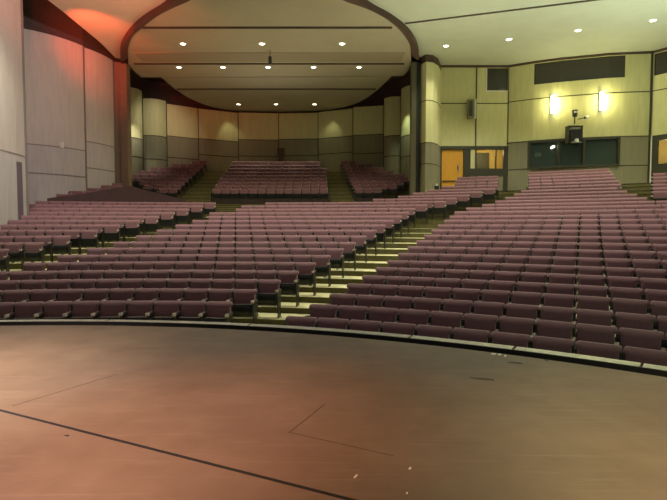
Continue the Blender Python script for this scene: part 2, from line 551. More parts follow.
# ------------------------------------------------------------------ ceiling
HI = 8.88      # inner ceiling above the eye
HO = 9.15      # outer ceiling above the eye
right_out = [(419, 55), (419, 48), (415, 36), (405.6, 24), (389, 12), (372, 3.6)]
right_in = [(411, 55), (411, 45.6), (405.6, 36), (396, 25), (379, 13), (357.6, 4.3), (345.6, 1)]
left_out = [(120.4, 57), (120, 45), (124, 36), (131.5, 25.5), (145, 13.5), (166, 1.5)]
left_in = [(128, 57), (127.6, 48), (131.5, 36), (142, 27), (157, 15), (175, 6), (190, 0)]


def bez(p0, p1, p2, n):
    return [(p0 * (1 - t) ** 2 + p1 * 2 * t * (1 - t) + p2 * t * t) for t in [k / n for k in range(1, n)]]


def smooth_path(P, it=2):
    for _ in range(it):
        Q = [P[0]]
        for a, b in zip(P, P[1:]):
            Q += [a * .75 + b * .25, a * .25 + b * .75]
        Q.append(P[-1]); P = Q
    return P


def outline(L, R, H, apexY):
    l = [at(px, py, H) for px, py in L]; r = [at(px, py, H) for px, py in R]
    le, re = l[-1], r[-1]
    ap = Vector(((le.x + re.x) / 2, apexY, EYE + H))
    m1 = bez(le, Vector((le.x + (ap.x - le.x) * .45, apexY, EYE + H)), ap, 6) + [ap]
    m2 = bez(ap, Vector((re.x + (ap.x - re.x) * .45, apexY, EYE + H)), re, 6)
    return smooth_path(l + m1 + m2 + r[::-1], 2)


out_c = outline(left_out, right_out, HO, 18.0)
in_c = outline(left_in, right_in, HI, 18.45)
pl_l, pl_r = out_c[0], out_c[-1]
# dark rim band (its underside + inner and outer faces)
rim = MB()


def resample(P, n):
    L = [0]
    for a, b in zip(P, P[1:]): L.append(L[-1] + (b - a).length)
    out = []
    j = 0
    for k in range(n + 1):
        s = L[-1] * k / n
        while j < len(L) - 2 and L[j + 1] < s: j += 1
        t = (s - L[j]) / max(1e-9, L[j + 1] - L[j]); out.append(P[j].lerp(P[j + 1], t))
    return out


oc, ic = resample(out_c, 80), resample(in_c, 80)
for k in range(80):
    a, b, c, d = oc[k], oc[k + 1], ic[k + 1], ic[k]
    z0, z1 = EYE + HI - 0.04, EYE + HO + 0.5
    rg = [a, b, c, d]
    rim.hexa([(q.x, q.y, z0) for q in rg], [(q.x, q.y, z1) for q in rg], M['dark'])
struct(rim.build('trim_30'))

# posts that carry the rim down to the floor
PYL = pl_l.y; PYR = pl_r.y
ps = MB()
zt = EYE + HI - 0.1
x0, x1 = xY(121, PYL), xY(128.3, PYL)
ps.box(((x0 + x1) / 2, PYL + 0.2, (zt + EYE + 0.4) / 2), (x1 - x0, 0.5, zt - EYE - 0.4), M['post_left'])
struct(ps.build('trim_31'))
ps = MB()
x0, x1 = xY(411, PYR), xY(419.3, PYR)
ps.box((x0 + 0.13, PYR + 0.2, (zt + EYE + 0.4) / 2), (0.26, 0.5, zt - EYE - 0.4), M['post'])
ps.box(((x0 + 0.24 + x1) / 2, PYR + 0.3, (zt + EYE + 0.4) / 2), (x1 - x0 - 0.24, 0.5, zt - EYE - 0.4), M['black'])
struct(ps.build('trim_32'))

# inner ceiling: front part with boundary ic, stepped rear part
YN = at(141, 77.4, HI).y
notchL, notchR = at(141, 77.4, HI), at(403, 76, HI)
frontL = [at(128.5, 64.5, HI), at(134, 71, HI), notchL]
frontR = [at(411, 63.5, HI), at(408, 71, HI), notchR]
ZI = EYE + HI
ci = MB()
Pf = [Vector((q.x, q.y)) for q in ic[::-1]] + [Vector((q.x, q.y)) for q in frontL] + [Vector((q.x, q.y)) for q in frontR[::-1]]
rear = [(162, 78), (168, 83.5), (175, 89.4), (190, 99), (211, 107.5), (235, 111.8), (270, 113.6), (321.6, 111.6), (348, 107), (365, 99.6), (379, 89), (391, 77)]
Pr = smooth_path([at(px, py, HI) for px, py in rear], 2)
Pr = [Vector((q.x, q.y)) for q in Pr]
for k, q in enumerate(Pr):
    pass


def plate(mb, P, z0, z1, m):
    area = sum(P[i].cross(P[(i + 1) % len(P)]) for i in range(len(P)))
    if area < 0: P = P[::-1]
    mb.hexa([(q.x, q.y, z0) for q in P], [(q.x, q.y, z1) for q in P], m)


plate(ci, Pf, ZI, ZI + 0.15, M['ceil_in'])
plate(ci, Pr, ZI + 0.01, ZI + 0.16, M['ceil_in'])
struct(ci.build('ceiling'))
# ceiling joints
jt = MB()
for (pxa, pxb, py) in ((141, 395, 27.3), (133, 407, 63.6), (176, 379, 89)):
    a, b = at(pxa + 1, py, HI), at(pxb - 3, py, HI)
    jt.box(((a.x + b.x) / 2, a.y, ZI - 0.01), (b.x - a.x, 0.17, 0.06), M['joint'])
struct(jt.build('trim_33'))
sf = MB()
a, b = at(128, 52.5, HI), at(410, 52.5, HI); c = at(270, 61.5, HI)
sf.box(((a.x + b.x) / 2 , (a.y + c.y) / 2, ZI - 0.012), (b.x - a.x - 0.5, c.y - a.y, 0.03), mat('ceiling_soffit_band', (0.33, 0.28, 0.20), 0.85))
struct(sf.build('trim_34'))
# black upper void behind the oval
vd = MB()
vd.box((-4.3, 33.5, EYE + 10.6), (26, 15, 0.1), M['dark'])
struct(vd.build('ceiling_upper'))

# outer ceiling with the oval cut out (strips from the oval edge outwards)
oz = EYE + HO
oc2 = resample(out_c, 80)
co = MB()
XL = -11.95
leftedge = [at(115, 57.5, HO), at(100, 42, HO), at(85, 30, HO), at(66, 14, HO), at(48, 0, HO)]
leftedge = smooth_path(leftedge, 2)
le_end = Vector((leftedge[-1].x, 8.0, oz))
wallR = [(426, 55.5), (433, 58), (440, 66), (474, 66.3), (507.5, 66.4), (535, 61.5), (560, 58), (608, 53), (650, 51.5), (667, 48), (720, 38)]
HW = 9.3
P = [Vector((q.x, q.y)) for q in leftedge]
poly = P + [Vector((le_end.x, 8)), Vector((30, 8)), Vector((30, 20))]
rp = []
for px, py in wallR[::-1]:
    q = at(px, py, HO); rp.append(Vector((q.x, q.y + 0.35)))
poly += rp + [Vector((pl_r.x, pl_r.y + .3))]
outl = [Vector((q.x, q.y)) for q in oc2]
# the oval is open at its rear between the two posts, so one simple polygon describes the plate
poly = [Vector((pl_l.x, pl_l.y + .3))] + [Vector((leftedge[0].x, leftedge[0].y + .1))] + poly + outl[::-1]


def ngon(name, P, z0, z1, m):
    bm = bmesh.new()
    area = sum(P[i].cross(P[(i + 1) % len(P)]) for i in range(len(P)))
    if area < 0: P = P[::-1]
    vb = [bm.verts.new((q.x, q.y, z0)) for q in P]
    vt = [bm.verts.new((q.x, q.y, z1)) for q in P]
    fb = bm.faces.new(vb[::-1]); ft = bm.faces.new(vt)
    n = len(P)
    for k in range(n):
        bm.faces.new((vb[k], vb[(k + 1) % n], vt[(k + 1) % n], vt[k]))
    bmesh.ops.triangulate(bm, faces=[fb, ft], ngon_method='EAR_CLIP')
    me = bpy.data.meshes.new(name); bm.to_mesh(me); bm.free(); me.materials.append(m)
    o = bpy.data.objects.new(name, me); COL.objects.link(o)
    return o


def dedupe(P):
    Q = []
    for q in P:
        if not Q or (q - Q[-1]).length > 1e-3: Q.append(q)
    return Q


struct(ngon('ceiling_outer', dedupe(poly), oz, oz + 0.2, M['ceil']))
# joint on the outer ceiling, to the right of the oval
a, b = at(405, 23.2, HO), at(560, 4, HO)
jb = MB(); d = (b - a).normalized(); n_ = Vector((-d.y, d.x, 0)) * 0.06
b = b + d * 6
rg = [a - n_, b - n_, b + n_, a + n_]
jb.hexa([(q.x, q.y, oz - 0.03) for q in rg], [(q.x, q.y, oz + 0.02) for q in rg], M['joint'])
struct(jb.build('trim_35'))
# dark recess above the left wall
lr = MB()
lr.box((-16.5, 20, EYE + 11.3), (11, 28, 0.1), M['dark'])
struct(lr.build('ceiling_left_recess'))

# ------------------------------------------------------------------ walls
wall_names = {}


def panel(name, pts, bands, th=0.18, seam=True):
    """upright wall section along plan points; bands = [(z0, z1, material)...]"""
    mb = MB()
    for (p0, p1) in zip(pts, pts[1:]):
        for (z0, z1, m) in bands:
            mb.wallseg(p0, p1, z0, z1, th, m)
        if seam:
            for (z0, z1, m) in bands[1:]:
                mb.wallseg(p0, p1, z0 - 0.03, z0 + 0.02, th + 0.0, M['seam'])
    return mb


def pt(px, Y, py=100):
    return (xY(px, Y, py), Y)


def arc_pts(p0, p1, bulge, n=6):
    """bulge > 0 towards the viewer"""
    p0 = Vector(p0); p1 = Vector(p1); d = p1 - p0; nn = Vector((-d.y, d.x)).normalized()
    if nn.dot(p0) > 0: nn = -nn
    return [tuple(p0 + d * (k / n) + nn * bulge * 4 * (k / n) * (1 - k / n)) for k in range(n + 1)]


M['seam_left'] = mat('left_wall_seam', (0.22, 0.19, 0.165), 0.85)


def wall(name, p0, p1, tops, lowline, seam2=None, bulge=0.0, up=None, low=None, base=-1.6, uppers=(), edge=True):
    """tops: absolute z of panel top; lowline: z where the dark lower cladding begins"""
    up = up or M['wall_up']; low = low or M['wall_low']
    P = arc_pts(p0, p1, bulge, 6 if bulge else 1)
    SM = M['seam_left'] if up is M.get('wall_left_up') else M['seam']
    mb = MB()
    for a, b in zip(P, P[1:]):
        mb.wallseg(a, b, base, lowline, 0.15, low)
        mb.wallseg(a, b, lowline, tops, 0.15, up)
        for zz in ([seam2] if seam2 else []) + list(uppers):
            av = Vector(a); bv = Vector(b); dd = (bv - av).normalized(); nn = Vector((-dd.y, dd.x))
            if nn.dot(av) > 0: nn = -nn
            mb.wallseg(tuple(av + nn * .012), tuple(bv + nn * .012), zz - 0.03, zz + 0.03, 0.03, SM)
        av = Vector(a); bv = Vector(b); dd = (bv - av).normalized(); nn = Vector((-dd.y, dd.x))
        if nn.dot(av) > 0: nn = -nn
        mb.wallseg(tuple(av + nn * .008), tuple(bv + nn * .008), lowline - 0.025, lowline + 0.025, 0.03, SM)
    if edge:
        for e in (P[0], P[-1]):
            mb.box((e[0], e[1] + 0.04, (base + tops) / 2), (0.05, 0.12, tops - base), SM)
    o = mb.build(name)
    return struct(o)


# chamber walls behind the upper gallery
def zat(py, Y): return hY(py, Y)


ch = [  # (pxa, Ya, pxb, Yb, top py at a, low py, seam py, bulge)
    (126, 33.4, 142, 34.6, 86.5, 137.0, 156, 0.25),
    (142, 35.6, 166, 36.4, 98.5, 135.5, 159, 0.35),
    (165, 36.4, 198, 37.9, 103.5, 135.5, 157, 0.0),
    (198, 37.8, 238, 39.3, 108.5, 138.5, 154.5, 0.0),
    (238, 39.3, 278.5, 39.6, 112.5, 139.5, 156, 0.0),
    (278.5, 39.6, 318, 39.3, 113.5, 139.5, 156, 0.0),
    (318, 39.3, 353, 38.0, 112.3, 138.8, 154.5, 0.0),
    (353, 37.8, 384.5, 37.2, 107.3, 135.5, 154, 0.0),
    (384, 36.4, 402, 35.8, 98.8, 137, 157, 0.3),
    (401, 34.8, 420, 33.4, 89.5, 137.5, 158, 0.3),
]
for k, (pa, Ya, pb, Yb, tp, lp, sp2, bl) in enumerate(ch):
    wall('wall_back_%d' % (k + 1), pt(pa, Ya), pt(pb, Yb), zat(tp, Ya), zat(lp, Ya), zat(sp2, Ya), bl)
# dark band above the chamber panels
db = MB()
for a, b in (((116, 34.5), (150, 37.4)), ((150, 37.4), (198, 38.8)), ((198, 38.6), (238, 40.1)), ((238, 40.1), (318, 40.2)), ((318, 40.2), (353, 38.8)), ((353, 38.8), (384, 38.2)), ((384, 38.0), (430, 34.6))):
    db.wallseg(pt(*a), pt(*b), EYE + 4.0, EYE + 10.6, 0.15, M['dark'])
struct(db.build('wall_back_upper'))

# right side: curved pilaster by the post
pil = [(420.5, 27.7), (426, 27.2), (433, 27.35), (438, 27.9), (441, 29.0)]
mb = MB()
for a, b in zip(pil, pil[1:]):
    p0, p1 = pt(*a), pt(*b)
    mb.wallseg(p0, p1, -1.6, hY(143, 27.4), 0.15, M['wall_low'])
    mb.wallseg(p0, p1, hY(143, 27.4), hY(62.8, 27.4), 0.15, M['wall_up'])
    for zz, h_ in ((hY(101, 27.4), .02), (hY(164, 27.4), .02), (hY(143, 27.4), .02)):
        mb.wallseg((p0[0], p0[1] - .015), (p1[0], p1[1] - .015), zz - h_, zz + h_, 0.03, M['seam'])
    mb.wallseg((p0[0], p0[1] + .1), (p1[0], p1[1] + .1), hY(62.8, 27.4), EYE + 9.4, 0.15, M['dark'])
struct(mb.build('wall_right_pilaster'))

# door wall (pixels 440-507.5, 29.2 m away)
YD = 29.2
TOPR = EYE + 9.3
zh = hY(146.2, YD)
mid = hY(103.5, YD)
Dz0 = -1.6


def xd(px): return xY(px, YD)


mb = MB()
xs = [440, 475.5, 507.5]
wx0, wx1, wz0, wz1 = xd(486), xd(508), hY(90.5, YD), hY(68, YD)
mb.wallseg((xd(440), YD), (xd(475.5), YD), zh, TOPR, 0.15, M['wall_up'])
mb.wallseg((xd(475.5), YD), (wx0, YD), zh, TOPR, 0.15, M['wall_up'])
mb.wallseg((wx0, YD), (xd(507.5), YD), zh, wz0, 0.15, M['wall_up'])
mb.wallseg((wx0, YD), (xd(507.5), YD), wz1, TOPR, 0.15, M['wall_up'])
for zz in (mid,):
    mb.wallseg((xd(440), YD - .012), (xd(507.5), YD - .012), zz - .025, zz + .025, .02, M['seam'])
mb.box((xd(475.5), YD - 0.005, (zh + TOPR) / 2), (0.06, 0.05, TOPR - zh), M['seam'])
mb.box((xd(507.5), YD - 0.0, (zh + TOPR) / 2), (0.06, 0.08, TOPR - zh), M['seam'])
mb.wallseg((xd(439.5), YD), (xd(442), YD), Dz0, zh, 0.15, M['wall_low'])
struct(mb.build('wall_right_1'))
# crown strip under the ceiling
mb = MB()
crown = [(440, 29.2), (475, 29.2), (507.5, 29.2), (535, 28.45), (560, 27.9), (608, 27.15), (651, 26.85), (667, 26.2), (720, 24.5)]
for a, b in zip(crown, crown[1:]):
    p0, p1 = pt(*a), pt(*b)
    mb.wallseg((p0[0], p0[1] - .06), (p1[0], p1[1] - .06), EYE + HO - .12, EYE + HO + .12, 0.06, M['dark'])
struct(mb.build('trim_36'))
# small tinted window high on the door wall
wn = MB()
wn.wallseg((wx0, YD + .06), (xd(507), YD + .06), wz0, wz1, 0.03, M['glass_dark'])
for (a, b, c, d) in ((wx0 - .06, xd(507.5), wz0 - .07, wz0), (wx0 - .06, wx0, wz0, wz1)):
    wn.wallseg((a, YD - .02), (b, YD - .02), c, d, 0.1, M['white'])
struct(wn.build('window_1'))

# door frame, door leaf, sidelight
fr = MB()
fr.wallseg((xd(439.9), YD - .07), (xd(508.1), YD - .07), hY(149.6, YD), hY(146.2, YD), .2, M['frame'])
fr.wallseg((xd(440), YD - .05), (xd(441.8), YD - .05), Dz0, hY(149, YD), .2, M['frame'])
fr.wallseg((xd(463.5), YD - .05), (xd(470.5), YD - .05), Dz0, hY(149, YD), .2, M['frame'])
fr.wallseg((xd(475), YD - .05), (xd(476.5), YD - .05), Dz0, hY(149, YD), .2, M['frame'])
fr.wallseg((xd(503.5), YD - .05), (xd(508), YD - .05), Dz0, hY(149, YD), .2, M['frame'])
fr.wallseg((xd(463.4), YD - .065), (xd(508.1), YD - .065), hY(176, YD), hY(168.6, YD), .2, M['frame'])
fr.wallseg((xd(463.5), YD - .02), (xd(508), YD - .02), Dz0, hY(170, YD), .2, M['wall_low'])
struct(fr.build('door_frame_1'))
bx = MB()
bx.wallseg((xd(470.5), YD - .03), (xd(475), YD - .03), hY(169, YD), hY(149, YD), .1, M['wall_up'])
struct(bx.build('trim_37'))
dr = empty('door_1', (xd(452.5), YD + .05, hY(187.5, YD)))
struct(dr)
dl = MB()
zb = 0; zt_ = hY(149.6, YD) - dr.location.z; wdt = xd(463.5) - xd(441.8)
dl.box((0, 0, zt_ / 2), (wdt, .05, zt_), M['orange'])
dl.build('door_leaf', dr, 0.005)
pb = MB(); pb.box((0, -.06, zt_ * .17), (wdt * .9, .05, .05), M['frame']); pb.build('push_bar', dr)
hd = MB(); hx = xd(458.5) - dr.location.x
hd.box((hx, -.05, zt_ * .52), (.07, .04, .45), M['chrome']); hd.box((hx - .03, -.08, zt_ * .52), (.05, .04, .22), M['frame'])
hd.build('door_handle', dr)
# corridor behind the sidelight window
co_ = MB()
co_.box((xd(490), YD + 2.6, hY(160, YD)), (4.5, .1, 4), M['corridor'])
co_.box((xd(490), YD + 1.4, hY(176, YD) - .05), (4.5, 2.4, .1), M['riser'])
co_.box((xd(490), YD + 1.4, hY(143, YD)), (4.5, 2.4, .1), M['white'])
co_.box((xd(508) + .6, YD + 1.4, hY(160, YD)), (.1, 2.4, 4), M['corridor'])
co_.box((xd(472) - .9, YD + 1.4, hY(160, YD)), (.1, 2.4, 4), M['corridor'])
struct(co_.build('wall_corridor'))
dc = MB()
dc.box((xd(488.5) + .35, YD + 2.5, hY(163, YD)), (.95, .06, 1.9), M['frame'])
struct(dc.build('door_2'))
cl = bpy.data.lights.new('corridor_lamp', 'POINT'); cl.energy = 45; cl.color = (1, .75, .3); cl.shadow_soft_size = .15
clo = bpy.data.objects.new('corridor_lamp', cl); clo.location = (xd(494), YD + 1.2, hY(149.5, YD)); COL.objects.link(clo)
sg = MB()
sg.wallseg((xd(476.5), YD + .02), (xd(503.5), YD + .02), hY(168.6, YD), hY(149.6, YD), .015, None or M['glass_booth'])
gl = bpy.data.materials.new('clear_glass'); gl.use_nodes = True
nt = gl.node_tree; pbs = nt.nodes['Principled BSDF']; tr = nt.nodes.new('ShaderNodeBsdfTransparent'); mx = nt.nodes.new('ShaderNodeMixShader')
pbs.inputs['Roughness'].default_value = .05; pbs.inputs['Base Color'].default_value = (.3, .3, .2, 1)
mx.inputs[0].default_value = .12
nt.links.new(tr.outputs[0], mx.inputs[1]); nt.links.new(pbs.outputs[0], mx.inputs[2]); nt.links.new(mx.outputs[0], nt.nodes['Material Output'].inputs[0])
sg.mats = [gl]
for px in (483.0,):
    pass
struct(sg.build('window_2'))
mu = MB()
mu.wallseg((xd(495.5), YD - .02), (xd(496.7), YD - .02), hY(168.6, YD), hY(149.6, YD), .08, M['frame'])
struct(mu.build('window_2_mullion'))

# booth wall
bw = [(507.5, 29.2), (530, 28.55), (533.5, 28.45), (560, 27.9), (585, 27.5), (608, 27.15), (620, 27.05), (625, 27.0), (651, 26.85)]
BZm = lambda Y: EYE + (225 - 104) * 29.2 / 500.0
zlow = EYE + 4.73
zmid = EYE + 7.06
hw0, hw1 = EYE + 7.85, EYE + 9.02    # long high window
bz0, bz1 = EYE + 3.22, EYE + 4.70    # control booth window
mb = MB()
for (pa, Ya), (pb_, Yb) in zip(bw, bw[1:]):
    a, b = pt(pa, Ya), pt(pb_, Yb)
    inb = pa >= 530 and pb_ <= 620
    inw = pa >= 533.5 and pb_ <= 625
    mb.wallseg(a, b, -1.6, bz0 if inb else zlow, 0.15, M['wall_low'])
    if inb: mb.wallseg(a, b, bz1, zlow, 0.15, M['wall_low'])
    if inw:
        mb.wallseg(a, b, zlow, hw0, 0.15, M['wall_up'])
        mb.wallseg(a, b, hw1, TOPR, 0.15, M['wall_up'])
    else:
        mb.wallseg(a, b, zlow, TOPR, 0.15, M['wall_up'])
    o_ = .012
    for zz in (zmid, zlow, zlow - 1.55):
        if zz == zlow - 1.55 and inb: continue
        mb.wallseg((a[0], a[1] - o_), (b[0], b[1] - o_), zz - .025, zz + .025, .02, M['seam'])
e = pt(651, 26.8); mb.box((e[0], e[1], (TOPR - 1.6) / 2), (.08, .08, TOPR + 1.6), M['seam'])
struct(mb.build('wall_right_2'))
hw = MB()
for (pa, Ya), (pb_, Yb) in zip(bw, bw[1:]):
    if pa >= 533.5 and pb_ <= 625:
        a, b = pt(pa, Ya + .08), pt(pb_, Yb + .08)
        hw.wallseg(a, b, hw0, hw1, .03, M['glass_dark'])
a, b = pt(533.5, 28.45), pt(625, 27.0)
struct(hw.build('window_3'))
for k, px in enumerate((565, 597)):
    pass
# control booth: window frames, glass, room behind
bo = MB()
bpx = [(530, 28.55), (560, 27.9), (585, 27.5), (620, 27.05)]
for (pa, Ya), (pb_, Yb) in zip(bpx, bpx[1:]):
    a, b = pt(pa, Ya - .04), pt(pb_, Yb - .04)
    bo.wallseg(a, b, bz1 - .08, bz1 + .06, .2, M['frame'])
    bo.wallseg((a[0], a[1] - .12), (b[0], b[1] - .12), bz0 - .05, bz0 + .05, .35, M['frame'])
for px, Y in bpx:
    a = pt(px, Y - .02); bo.box((a[0], a[1] + .05, (bz0 + bz1) / 2), (.12, .2, bz1 - bz0), M['frame'])
struct(bo.build('window_4'))
bg = MB()
for (pa, Ya), (pb_, Yb) in zip(bpx, bpx[1:]):
    a, b = pt(pa, Ya + .08), pt(pb_, Yb + .08)
    bg.wallseg(a, b, bz0, bz1, .02, M['glass_booth'])
gb = gl.copy(); gb.name = 'booth_clear_glass'; gb.node_tree.nodes['Mix Shader'].inputs[0].default_value = .45
gb.node_tree.nodes['Principled BSDF'].inputs['Base Color'].default_value = (.07, .11, .09, 1)
bg.mats = [gb]
struct(bg.build('window_4_glass'))
br = MB()
bm_ = mat('booth_room_paint', (.10, .11, .085), .8)
a, b = pt(520, 31.5), pt(632, 30.2)
br.wallseg(a, b, bz0 - 1, bz1 + .6, .1, bm_)
rq = [pt(530, 28.85), pt(620, 27.35), pt(632, 30.2), pt(520, 31.5)]
for zz in (bz0 - .6, bz1 + .45):
    br.hexa([(q[0], q[1], zz) for q in rq], [(q[0], q[1], zz + .08) for q in rq], bm_)
struct(br.build('wall_booth'))

# far right wall
bw2 = [(651, 26.85), (653, 26.7), (700, 25.0)]
mb = MB()
a, b = pt(651, 26.85), pt(720, 24.4)
dv = Vector(b) - Vector(a)
mb.wallseg(a, b, zlow - .05, hw0, .15, M['wall_up'])
mb.wallseg(a, b, EYE + 9.0, TOPR, .15, M['wall_up'])
a1 = pt(653, 26.78)
mb.wallseg(a, a1, hw0, EYE + 9.0, .15, M['wall_up'])
mb.wallseg(a, b, -1.6, EYE + 2.9, .15, M['wall_low'])
mb.wallseg((a[0], a[1] - .012), (b[0], b[1] - .012), zmid - .025, zmid + .025, .02, M['seam'])
struct(mb.build('wall_right_3'))
mb = MB(); mb.wallseg(pt(653, 26.86), pt(720, 24.5), hw0, EYE + 9.0, .03, M['glass_dark']); struct(mb.build('window_5'))
mb = MB()
mb.wallseg(pt(652, 26.75), pt(720, 24.3), zlow - .30, zlow - .02, .2, M['frame'])
mb.wallseg(pt(652, 26.7), pt(653.2, 26.66), EYE + 1.2, zlow, .2, M['white'])
mb.wallseg(pt(653.5, 26.7), pt(659, 26.5), EYE + 1.2, zlow - .2, .2, M['frame'])
mb.wallseg(pt(659, 26.5), pt(720, 24.3), EYE + 2.6, EYE + 3.2, .2, M['frame'])
struct(mb.build('door_frame_2'))
mb = MB()
mb.wallseg(pt(655, 28.6), pt(735, 26.6), EYE + 1, zlow + .3, .1, M['corridor'])
struct(mb.build('wall_corridor_2'))
cl2 = cl.copy(); cl2.energy = 30; o = bpy.data.objects.new('corridor_lamp', cl2); o.location = (*pt(668, 27.4), EYE + 4.2); COL.objects.link(o)
mb = MB(); mb.wallseg(pt(659, 26.6), pt(720, 24.4), EYE + 3.2, zlow - .3, .015, M['glass_booth']); mb.mats = [gl]; struct(mb.build('window_6'))

# left walls
LU, LL = M['wall_left_up'], M['wall_left_low']
TL = EYE + 8.9
wall('wall_left_1', pt(84, 25.5), pt(113.5, 27.6), TL, EYE + 4.23, EYE + 2.9, 0.15, LU, LL)
wall('wall_left_2', pt(23.5, 23.1), pt(84, 25.35), TL, EYE + 3.72, EYE + 2.4, 0.25, LU, LL)
wall('wall_left_3', pt(-60, 15.2), pt(23.5, 19.4), EYE + 10.8, EYE + 2.62, None, 0.2, LU, LL)
mb = MB()
mb.wallseg(pt(23.5, 19.4), pt(24.5, 23.4), -1.6, EYE + 10.8, .1, LL)
struct(mb.build('wall_left_4'))
mb = MB()
mb.wallseg(pt(15, 23.6), pt(84, 25.9), EYE + 8.7, EYE + 11.4, .1, M['dark'])
mb.wallseg(pt(84, 25.9), pt(128, 29.2), EYE + 8.7, EYE + 11.4, .1, M['dark'])
mb.wallseg(pt(112.5, 27.7), pt(122, 27.9), -1.6, EYE + 8.9, .1, M['post_left'])
struct(mb.build('wall_left_upper'))
mb = MB()
aa, bb = pt(7, 18.25), pt(20, 18.95)
mb.wallseg(aa, bb, EYE - .4, EYE + 2.35, .05, mat('left_doorway_paint', (.12, .085, .10), .8))
struct(mb.build('door_3'))

# left gallery parapet, extended to stand in for shade on the upper left seats
mb = MB()
RP = radM(18) - FRONT + .05
pp = [(47, 198.5), (62, 196), (80, 194), (96, 191.5), (112, 188.5), (130, 186), (146, 190), (162, 194), (178, 198), (186, 199.5)]
for (p1_, y1), (p2_, y2) in zip(pp, pp[1:]):
    t1, t2 = ang(p1_, y1, RP), ang(p2_, y2, RP)
    a, b, a2_, b2_ = pol(RP, t1), pol(RP, t2), pol(RP + .14, t1), pol(RP + .14, t2)
    za, zb_ = hY(y1, a.y), hY(y2, b.y)
    base = Zm[17] - .3
    mb.hexa([(q.x, q.y, base) for q in (a, b, b2_, a2_)], [(a.x, a.y, za), (b.x, b.y, zb_), (b2_.x, b2_.y, zb_), (a2_.x, a2_.y, za)], M['parapet'])
struct(mb.build('wall_parapet'))

# ------------------------------------------------------------------ seats
def rounded_back(w, z0, z1, th, y_bot, y_top, nx=6, nz=6, bulge=.025, cr=.06):
    """upholstered backrest, front faces -y"""
    mb = MB()
    TS = [0, .04, .15, .4, .78, .81, .86, .92, .96, .985, 1.0] if nz > 5 else [0, .08, .77, .81, .88, .95, 1.0]
    nz = len(TS) - 1
    rows = []
    for j in range(nz + 1):
        t = TS[j]
        z = z0 + (z1 - z0) * t
        yy = y_bot + (y_top - y_bot) * t
        roll = max(0., (t - .80) / .20) ** 2 * .050      # the padded top rolls away from the sitter
        zz = z - z0; zt2 = z1 - z
        hw_ = w / 2
        for d in (zz, zt2):
            if d < cr: hw_ = min(hw_, w / 2 - cr + math.sqrt(max(0, cr * cr - (cr - d) ** 2)))
        if z < .765: hw_ = min(hw_, .236)
        fr_, bk = [], []
        for i in range(nx + 1):
            s = -1 + 2 * i / nx
            x = s * hw_
            ez = math.sin(PI * min(max(t, .0), 1.)) ** .5 if 0 < t < 1 else 0
            b = bulge * (1 - s * s * .6) * ez
            fr_.append((x, yy - th / 2 - b + roll, z)); bk.append((x, yy + th / 2 + .012, z))
        rows.append((fr_, bk))
    for (f0, b0), (f1, b1) in zip(rows, rows[1:]):
        for i in range(nx):
            mb.face([f0[i], f0[i + 1], f1[i + 1], f1[i]], M['fabric'], True)
            mb.face([b0[i + 1], b0[i], b1[i], b1[i + 1]], M['shell'], True)
        mb.face([b0[0], f0[0], f1[0], b1[0]], M['fabric'])
        mb.face([f0[-1], b0[-1], b1[-1], f1[-1]], M['fabric'])
    f, b = rows[-1]
    for i in range(nx): mb.face([f[i], f[i + 1], b[i + 1], b[i]], M['fabric'])
    f, b = rows[0]
    for i in range(nx): mb.face([b[i], b[i + 1], f[i + 1], f[i]], M['shell'])
    return mb


def weld(me):
    bm = bmesh.new(); bm.from_mesh(me); bmesh.ops.remove_doubles(bm, verts=bm.verts, dist=1e-5); bm.to_mesh(me); bm.free(); return me


# tipped-up seat: cushion towards the back, black pan towards the stage
def cushion_mb(lo=False):
    mb = MB()
    P = [(-.22, -.175), (.22, -.175), (.22, -.075), (-.22, -.075)]
    mb.hexa([(x, y, .34) for x, y in P], [(x, y + .02, .545) for x, y in P], M['fabric'])
    return mb


def pan_mb():
    mb = MB()
    n = 6
    prof = [(.27, -.16), (.30, -.215), (.42, -.235), (.51, -.225), (.55, -.19)]
    for (z0, y0), (z1, y1) in zip(prof, prof[1:]):
        for i in range(n):
            s0, s1 = -1 + 2 * i / n, -1 + 2 * (i + 1) / n
            c0, c1 = .02 * (1 - s0 * s0), .02 * (1 - s1 * s1)
            mb.face([(s0 * .225, y0 - c0, z0), (s1 * .225, y0 - c1, z0), (s1 * .225, y1 - c1, z1), (s0 * .225, y1 - c0, z1)], M['pan'], True)
    for sgn in (-1, 1):
        pts = [(sgn * .225, y, z) for z, y in prof] + [(sgn * .225, -.17, .55), (sgn * .225, -.15, .27)]
        mb.face(pts if sgn > 0 else pts[::-1], M['pan'])
    mb.face([(-.225, -.19, .55), (.225, -.19, .55), (.225, -.165, .55), (-.225, -.165, .55)], M['pan'])
    mb.face([(-.225, -.15, .27), (.225, -.15, .27), (.225, -.165, .55), (-.225, -.165, .55)], M['pan'])
    return mb


def glint_mb():
    mb = MB(); mb.box((0, -.20, .553), (.40, .035, .014), M['rim']); return mb


def arm_mb(x):
    mb = MB()
    prof = [(-.36, .605), (-.375, .62), (-.36, .645), (-.30, .655), (-.08, .66), (-.06, .645), (-.06, .62)]
    L = [(x - .028, y, z) for y, z in prof]; Rr = [(x + .028, y, z) for y, z in prof]
    mb.face(L, M['arm']); mb.face(Rr[::-1], M['arm'])
    for k in range(len(prof)):
        k2 = (k + 1) % len(prof); mb.face([L[k2], L[k], Rr[k], Rr[k2]], M['arm'])
    mb.box((x, -.35, .634), (.060, .075, .050), M['armtip_glint'])
    return mb


